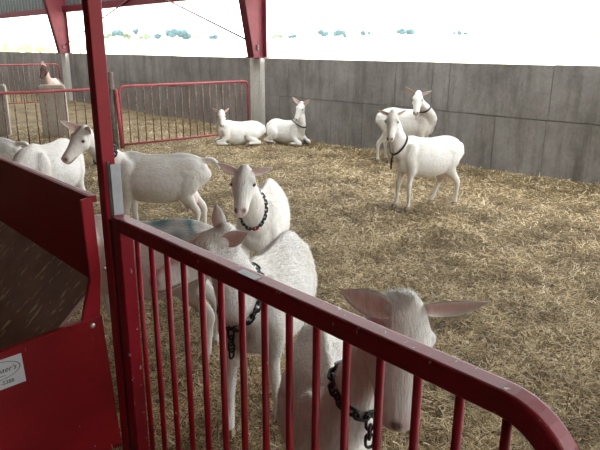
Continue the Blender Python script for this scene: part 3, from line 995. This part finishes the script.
    hme = bpy.data.meshes.new('hoof'); hm_.to_mesh(hme); hm_.free(); hme.materials.append(M['hoof'])
    for (fx, fy, fz, fa) in feet:
        h_ = obj('hoof', hme, root, (fx, fy, 0.004)); h_.rotation_euler = (0, 0, fa)
    # collar
    if collar:
        bv = BVHTree.FromPolygons([tuple(v.co) for v in body.vertices], [tuple(p.vertices) for p in body.polygons])
        t = collar.get('t', 0.25)
        pts_n = [P1, m1, m2, hb]
        seg = t * 3; i = min(2, int(seg)); f = seg - i
        c = pts_n[i].lerp(pts_n[i + 1], f)
        tn = (pts_n[i + 1] - pts_n[i]).normalized()
        tn = (tn + Vector(collar.get('tilt', (0, 0, 0)))).normalized()
        sd = Yh - tn * Yh.dot(tn); sd.normalize(); ud_ = tn.cross(sd)
        ringp = []
        nn = 72
        for q in range(nn):
            th = 2 * math.pi * q / nn
            dr = sd * math.cos(th) + ud_ * math.sin(th)
            start = c + dr * 0.35
            hit = bv.ray_cast(start, -dr, 0.35)
            rad = (hit[0] - c).length if hit[0] is not None else 0.09
            ringp.append(rad)
        md = float(np.median(ringp)); ringp = [min(q, collar.get('clamp', 9) * md) for q in ringp]
        rs = np.array(ringp); rs = np.convolve(np.concatenate([rs[-3:], rs, rs[:3]]), np.ones(7) / 7, 'valid')
        rs = np.maximum(rs, np.array(ringp))
        P = []
        for q in range(nn):
            th = 2 * math.pi * q / nn
            dr = sd * math.cos(th) + ud_ * math.sin(th)
            P.append(c + dr * (rs[q] + collar.get('gap', 0.006)))
        if collar.get('links'):
            LL, LW, LR = collar.get('size', (0.042, 0.024, 0.0045))
            per = sum((P[q] - P[q - 1]).length for q in range(nn))
            step = LL - 3.2 * LR
            cnt = int(per / step)
            acc = [0]
            for q in range(nn): acc.append(acc[-1] + (P[(q + 1) % nn] - P[q]).length)
            def at_len(sv):
                sv = sv % acc[-1]
                for q in range(nn):
                    if acc[q + 1] >= sv:
                        return P[q].lerp(P[(q + 1) % nn], (sv - acc[q]) / max(1e-6, acc[q + 1] - acc[q]))
                return P[0]
            lm = link_mesh(LL, LW, LR, M['chain'], ('b', LL)); rmesh = link_mesh(LL, LW, LR, M['chain_red'], ('r', LL))
            low_i = min(range(nn), key=lambda q: P[q].z)
            s0 = acc[low_i]
            col_o = None
            hangn = collar.get('hang', 0)
            for j in range(cnt + hangn):
                if j < cnt:
                    sv = s0 + per * j / cnt
                    p = at_len(sv); tdir = (at_len(sv + 0.01) - at_len(sv - 0.01)).normalized()
                    out = (p - c); out = out - tdir * out.dot(tdir); out.normalize()
                else:
                    q = j - cnt + 1
                    p = P[low_i] + Vector((0.006, 0, -step * (q - 0.2))); tdir = Vector((0, 0, -1)); out = Vector((1, 0.15, 0))
                    out = (out - tdir * out.dot(tdir)).normalized()
                zax = out
                yax = zax.cross(tdir)
                if j % 2: 
                    zax, yax = (zax * 0.5 + yax * 0.87).normalized(), None
                    yax = zax.cross(tdir)
                mt = Matrix((tdir, yax, zax)).transposed().to_4x4()
                mt.translation = p
                red = j in collar.get('red', ())
                if col_o is None:
                    col_o = obj('collar', lm, root); col_o.matrix_local = mt
                    col_o['label'] = 'black chain collar'
                    inv = mt.inverted()
                else:
                    l_ = obj('chain_link', rmesh if red else lm, col_o); l_.matrix_local = inv @ mt
        else:
            V, Fc = sweep(P, circle(collar.get('r', 0.009), 6), tn, closed=True)
            co_ = obj('collar', mesh_from('collar', V, Fc, M['chain'], True), root)
            co_['label'] = 'black collar'
            if collar.get('hang'):
                low = min(P, key=lambda q: q.z)
                obj('collar_tail', tube('collar_tail', [low, low + Vector((0.012, 0, -0.06)), low + Vector((0.012, 0, -0.06 - collar['hang']))], 0.009, M['chain'], 6), co_)
    # coat of short hairs
    if fur:
        me = body
        me.calc_loop_triangles()
        nt_ = len(me.loop_triangles)
        tri = np.empty(nt_ * 3, np.int32); me.loop_triangles.foreach_get('vertices', tri); tri = tri.reshape(-1, 3)
        tri = tri[(tri < nv0).all(1)]
        a, b_, c_ = co[tri[:, 0]], co[tri[:, 1]], co[tri[:, 2]]
        nrm = np.cross(b_ - a, c_ - a); ar = np.linalg.norm(nrm, axis=1); nrm /= np.maximum(ar[:, None], 1e-12)
        pick = rng.choice(len(tri), fur, p=ar / ar.sum())
        r1, r2 = rng.random(fur), rng.random(fur); sw = r1 + r2 > 1; r1[sw], r2[sw] = 1 - r1[sw], 1 - r2[sw]
        p = a[pick] + (b_ - a)[pick] * r1[:, None] + (c_ - a)[pick] * r2[:, None]
        nn_ = nrm[pick]
        flow = np.tile(np.array([-0.55, 0, -0.75]), (fur, 1)) + rng.normal(0, 0.25, (fur, 3))
        alp = (p - Oa) @ A / k
        ishead = (alp > -0.02) & (np.linalg.norm(p - Oa, axis=1) < 0.33)
        flow[ishead] = -A * 0.9 + rng.normal(0, 0.2, (ishead.sum(), 3))
        ok = ~(ishead & (alp > 0.16))
        fl_ = flow - nn_ * (flow * nn_).sum(1)[:, None]; fl_ /= np.maximum(np.linalg.norm(fl_, axis=1)[:, None], 1e-6)
        ln = rng.uniform(0.014, 0.034, fur); ln[ishead] *= 0.55
        ln *= np.where(p[:, 2] < 0.36 + dz, 0.5, 1.0)
        tip = p + (fl_ * 0.93 + nn_ * rng.uniform(0.10, 0.38, fur)[:, None]) * ln[:, None]
        wd = np.cross(fl_, nn_); wd *= 0.0013
        p, tip, wd, colh = p[ok], tip[ok], wd[ok], colr[tri[pick[ok], 0]]
        n_ = len(p)
        V = np.stack([p - wd - nn_[ok] * 0.001, p + wd - nn_[ok] * 0.001, tip], 1).reshape(-1, 3)
        hme = bpy.data.meshes.new('coat')
        hme.vertices.add(n_ * 3); hme.vertices.foreach_set('co', V.astype(np.float32).ravel())
        hme.loops.add(n_ * 3); hme.loops.foreach_set('vertex_index', np.arange(n_ * 3, dtype=np.int32))
        hme.polygons.add(n_); hme.polygons.foreach_set('loop_start', np.arange(0, n_ * 3, 3, dtype=np.int32))
        hme.update(calc_edges=True)
        rg = np.ones((n_ * 3, 4), np.float32); rg[:, :3] = np.repeat(colh * rng.uniform(0.86, 1.04, (n_, 1)), 3, axis=0)
        at2 = hme.color_attributes.new('Col', 'FLOAT_COLOR', 'POINT'); at2.data.foreach_set('color', rg.ravel())
        hme.materials.append(M['goat'])
        ho = obj('coat', hme, bo); ho['kind'] = 'stuff'
    tag(root, label, 'goat', group)
    return root

CH = dict(links=True)
TOCAM = -F0

# near goat whose head hangs behind the rail at right
goat('white goat nearest the camera, head hanging behind the right part of the red rail', atd(334, 400, 1.60), atd(322, 330, 2.06),
     atd(400, 306, 1.35), atd(415, 430, 1.23), upref=TOCAM * 0.75 + R0 * 0.45 + ZUP * 0.5, ears=(atd(488, 303, 1.30), atd(341, 291, 1.36)), scale=0.9, hw=1.3,
     collar=dict(links=True, t=0.36, hang=3, red=(2, 3), size=(0.046, 0.026, 0.005)), fur=30000, voxel=0.009, earw=0.039, belly=1.1,
     ear_open=(TOCAM * 0.75 - ZUP * 0.35, TOCAM * 0.9 + R0 * 0.4 + ZUP * 0.35))
# goat with the blue mark, body behind the fence
def blue(co, blend):
    x, y, z = co.T
    m = np.clip((0.19 - np.abs(x + 0.13)) / 0.07, 0, 1) * np.clip((z - 0.635 - 0.025 * np.sin(17 * x + 1)) / 0.05, 0, 1) * (0.66 + 0.34 * np.sin(31 * x + 47 * y + 3 * np.sin(23 * x)))
    blend(np.clip(m, 0, 1) * 0.9, (0.10, 0.28, 0.33))
goat('white goat with a blue-green mark on its back, seen through the fence bars', atd(90, 250, 3.25), atd(199, 250, 3.10),
     (0.50, -0.07, 0.72), (0.60, -0.20, 0.52), local_head=True, scale=1.03, paint=blue, fur=12000, tail='down', stance=((0.02, 0), (-0.06, 0), (0.0, 0), (-0.03, 0)))
# goat looking left, chest towards the fence
goat('white goat at the fence with its head turned left and one ear upright', atd(247, 330, 2.30), atd(290, 235, 2.90),
     atd(227, 237, 2.14), atd(147, 274, 2.08), upref=ZUP + TOCAM * 0.25, ears=(atd(247, 233, 2.05), atd(217, 208, 2.18)), scale=1.03,
     collar=dict(links=True, t=0.12, hang=4, size=(0.042, 0.023, 0.0045), tilt=(0.25, 0, -0.1)), fur=30000, voxel=0.010,
     stance=((-0.10, 0), (0.05, 0), (0, 0), (0, 0)), ear_open=(TOCAM, F0 + R0 * 0.5))
# centre goat facing the camera
goat('white goat in the middle facing the camera with both ears spread', atd(256, 230, 3.66), atd(271, 200, 4.28),
     atd(245, 173, 3.32), atd(239, 208, 3.10), ears=(atd(273, 168, 3.30), atd(217, 163, 3.30)), scale=1.0,
     collar=dict(links=True, t=0.20, hang=0, red=(1,), size=(0.036, 0.02, 0.0042), tilt=(0.15, 0, -0.1)), fur=9000, voxel=0.011)
# goat with tail out, head turned left
goat('white goat standing side-on behind the red post with its tail held out', atd(128, 160, 5.34), atd(188, 160, 5.26),
     atd(86, 131, 5.02), atd(61, 157, 4.88), upref=ZUP + TOCAM * 0.3, ears=(atd(89, 127, 4.86), atd(60, 121, 5.0)), scale=1.02, tail='out', udder=True,
     collar=dict(links=True, t=0.35, hang=3, size=(0.05, 0.03, 0.006)), stance=((0.03, 0), (-0.04, 0), (0.03, 0), (-0.04, 0)), fur=7000, ear_open=TOCAM)
# goat eating at the feeder (head down behind it)
goat('white goat with lowered head behind the feeder, under another goat\'s chin', atd(29, 150, 5.42), atd(66, 150, 5.95),
     (0.56, 0.02, 0.60), (0.70, 0.02, 0.38), local_head=True, scale=1.12, fur=5000)
goat('white goat at the far left edge behind the feeder, only its rump in view', atd(-50, 140, 6.85), atd(0, 140, 6.65),
     (0.58, 0, 0.80), (0.80, 0.0, 0.70), local_head=True, scale=1.04, fur=3000, tail='out')
# pair by the wall
goat('white goat standing side-on in the open straw, front one of the pair', atd(406, 170, 6.36), atd(447, 170, 6.66),
     atd(393, 114, 6.20), atd(389.5, 138, 6.00), ears=(atd(406.5, 110, 6.2), atd(378, 110, 6.2)), scale=1.0, udder=True,
     collar=dict(t=0.15, r=0.011, hang=0.09, tilt=(0.2, 0, -0.1)), stance=((0.0, 0.0), (0.05, 0), (-0.02, 0), (0.17, 0)), fur=6000, belly=1.0)
goat('bearded white goat standing behind another one near the concrete wall', atd(423, 135, 8.92), atd(389, 135, 9.12),
     atd(418.5, 94, 8.72), atd(415.5, 112, 8.50), ears=(atd(432, 91, 8.7), atd(405, 87, 8.7)), scale=1.07, beard=True,
     collar=dict(t=0.42, r=0.012, clamp=1.35), stance=((0, 0), (0, 0), (0, 0), (-0.05, 0)), fur=3000)
# lying pair
goat('white goat lying in front of the red bars, head towards the camera', atd(227, 130, 10.75), atd(254, 130, 10.83),
     atd(221.5, 112, 10.55), atd(222, 125, 10.36), ears=(atd(229.5, 108, 10.55), atd(212, 108, 10.55)), scale=1.0, lying=True, fur=2500)
goat('white goat lying by the concrete wall with raised head looking left', atd(299, 130, 10.66), atd(273, 130, 11.08),
     atd(302, 104, 10.6), atd(294.5, 119, 10.45), upref=ZUP + TOCAM * 0.3, ears=(atd(310, 99, 10.5), atd(292.5, 97, 10.55)), scale=1.04, lying=True,
     collar=dict(t=0.12, r=0.012), fur=2500, ear_open=TOCAM)
# brown and white goat far left
goat('brown and white goat in front of the far red fence', atd(50, 80, 18.2), atd(57, 80, 18.7),
     atd(44, 66, 17.95), atd(39.5, 77, 17.80), ears=(atd(48, 66, 17.9), atd(43, 60.5, 17.95)), scale=1.08, voxel=0.018,
     palette=dict(base=(0.62, 0.45, 0.40), head=(0.10, 0.06, 0.05), rump=(0.12, 0.08, 0.07)), group='brown goats', name='goat')
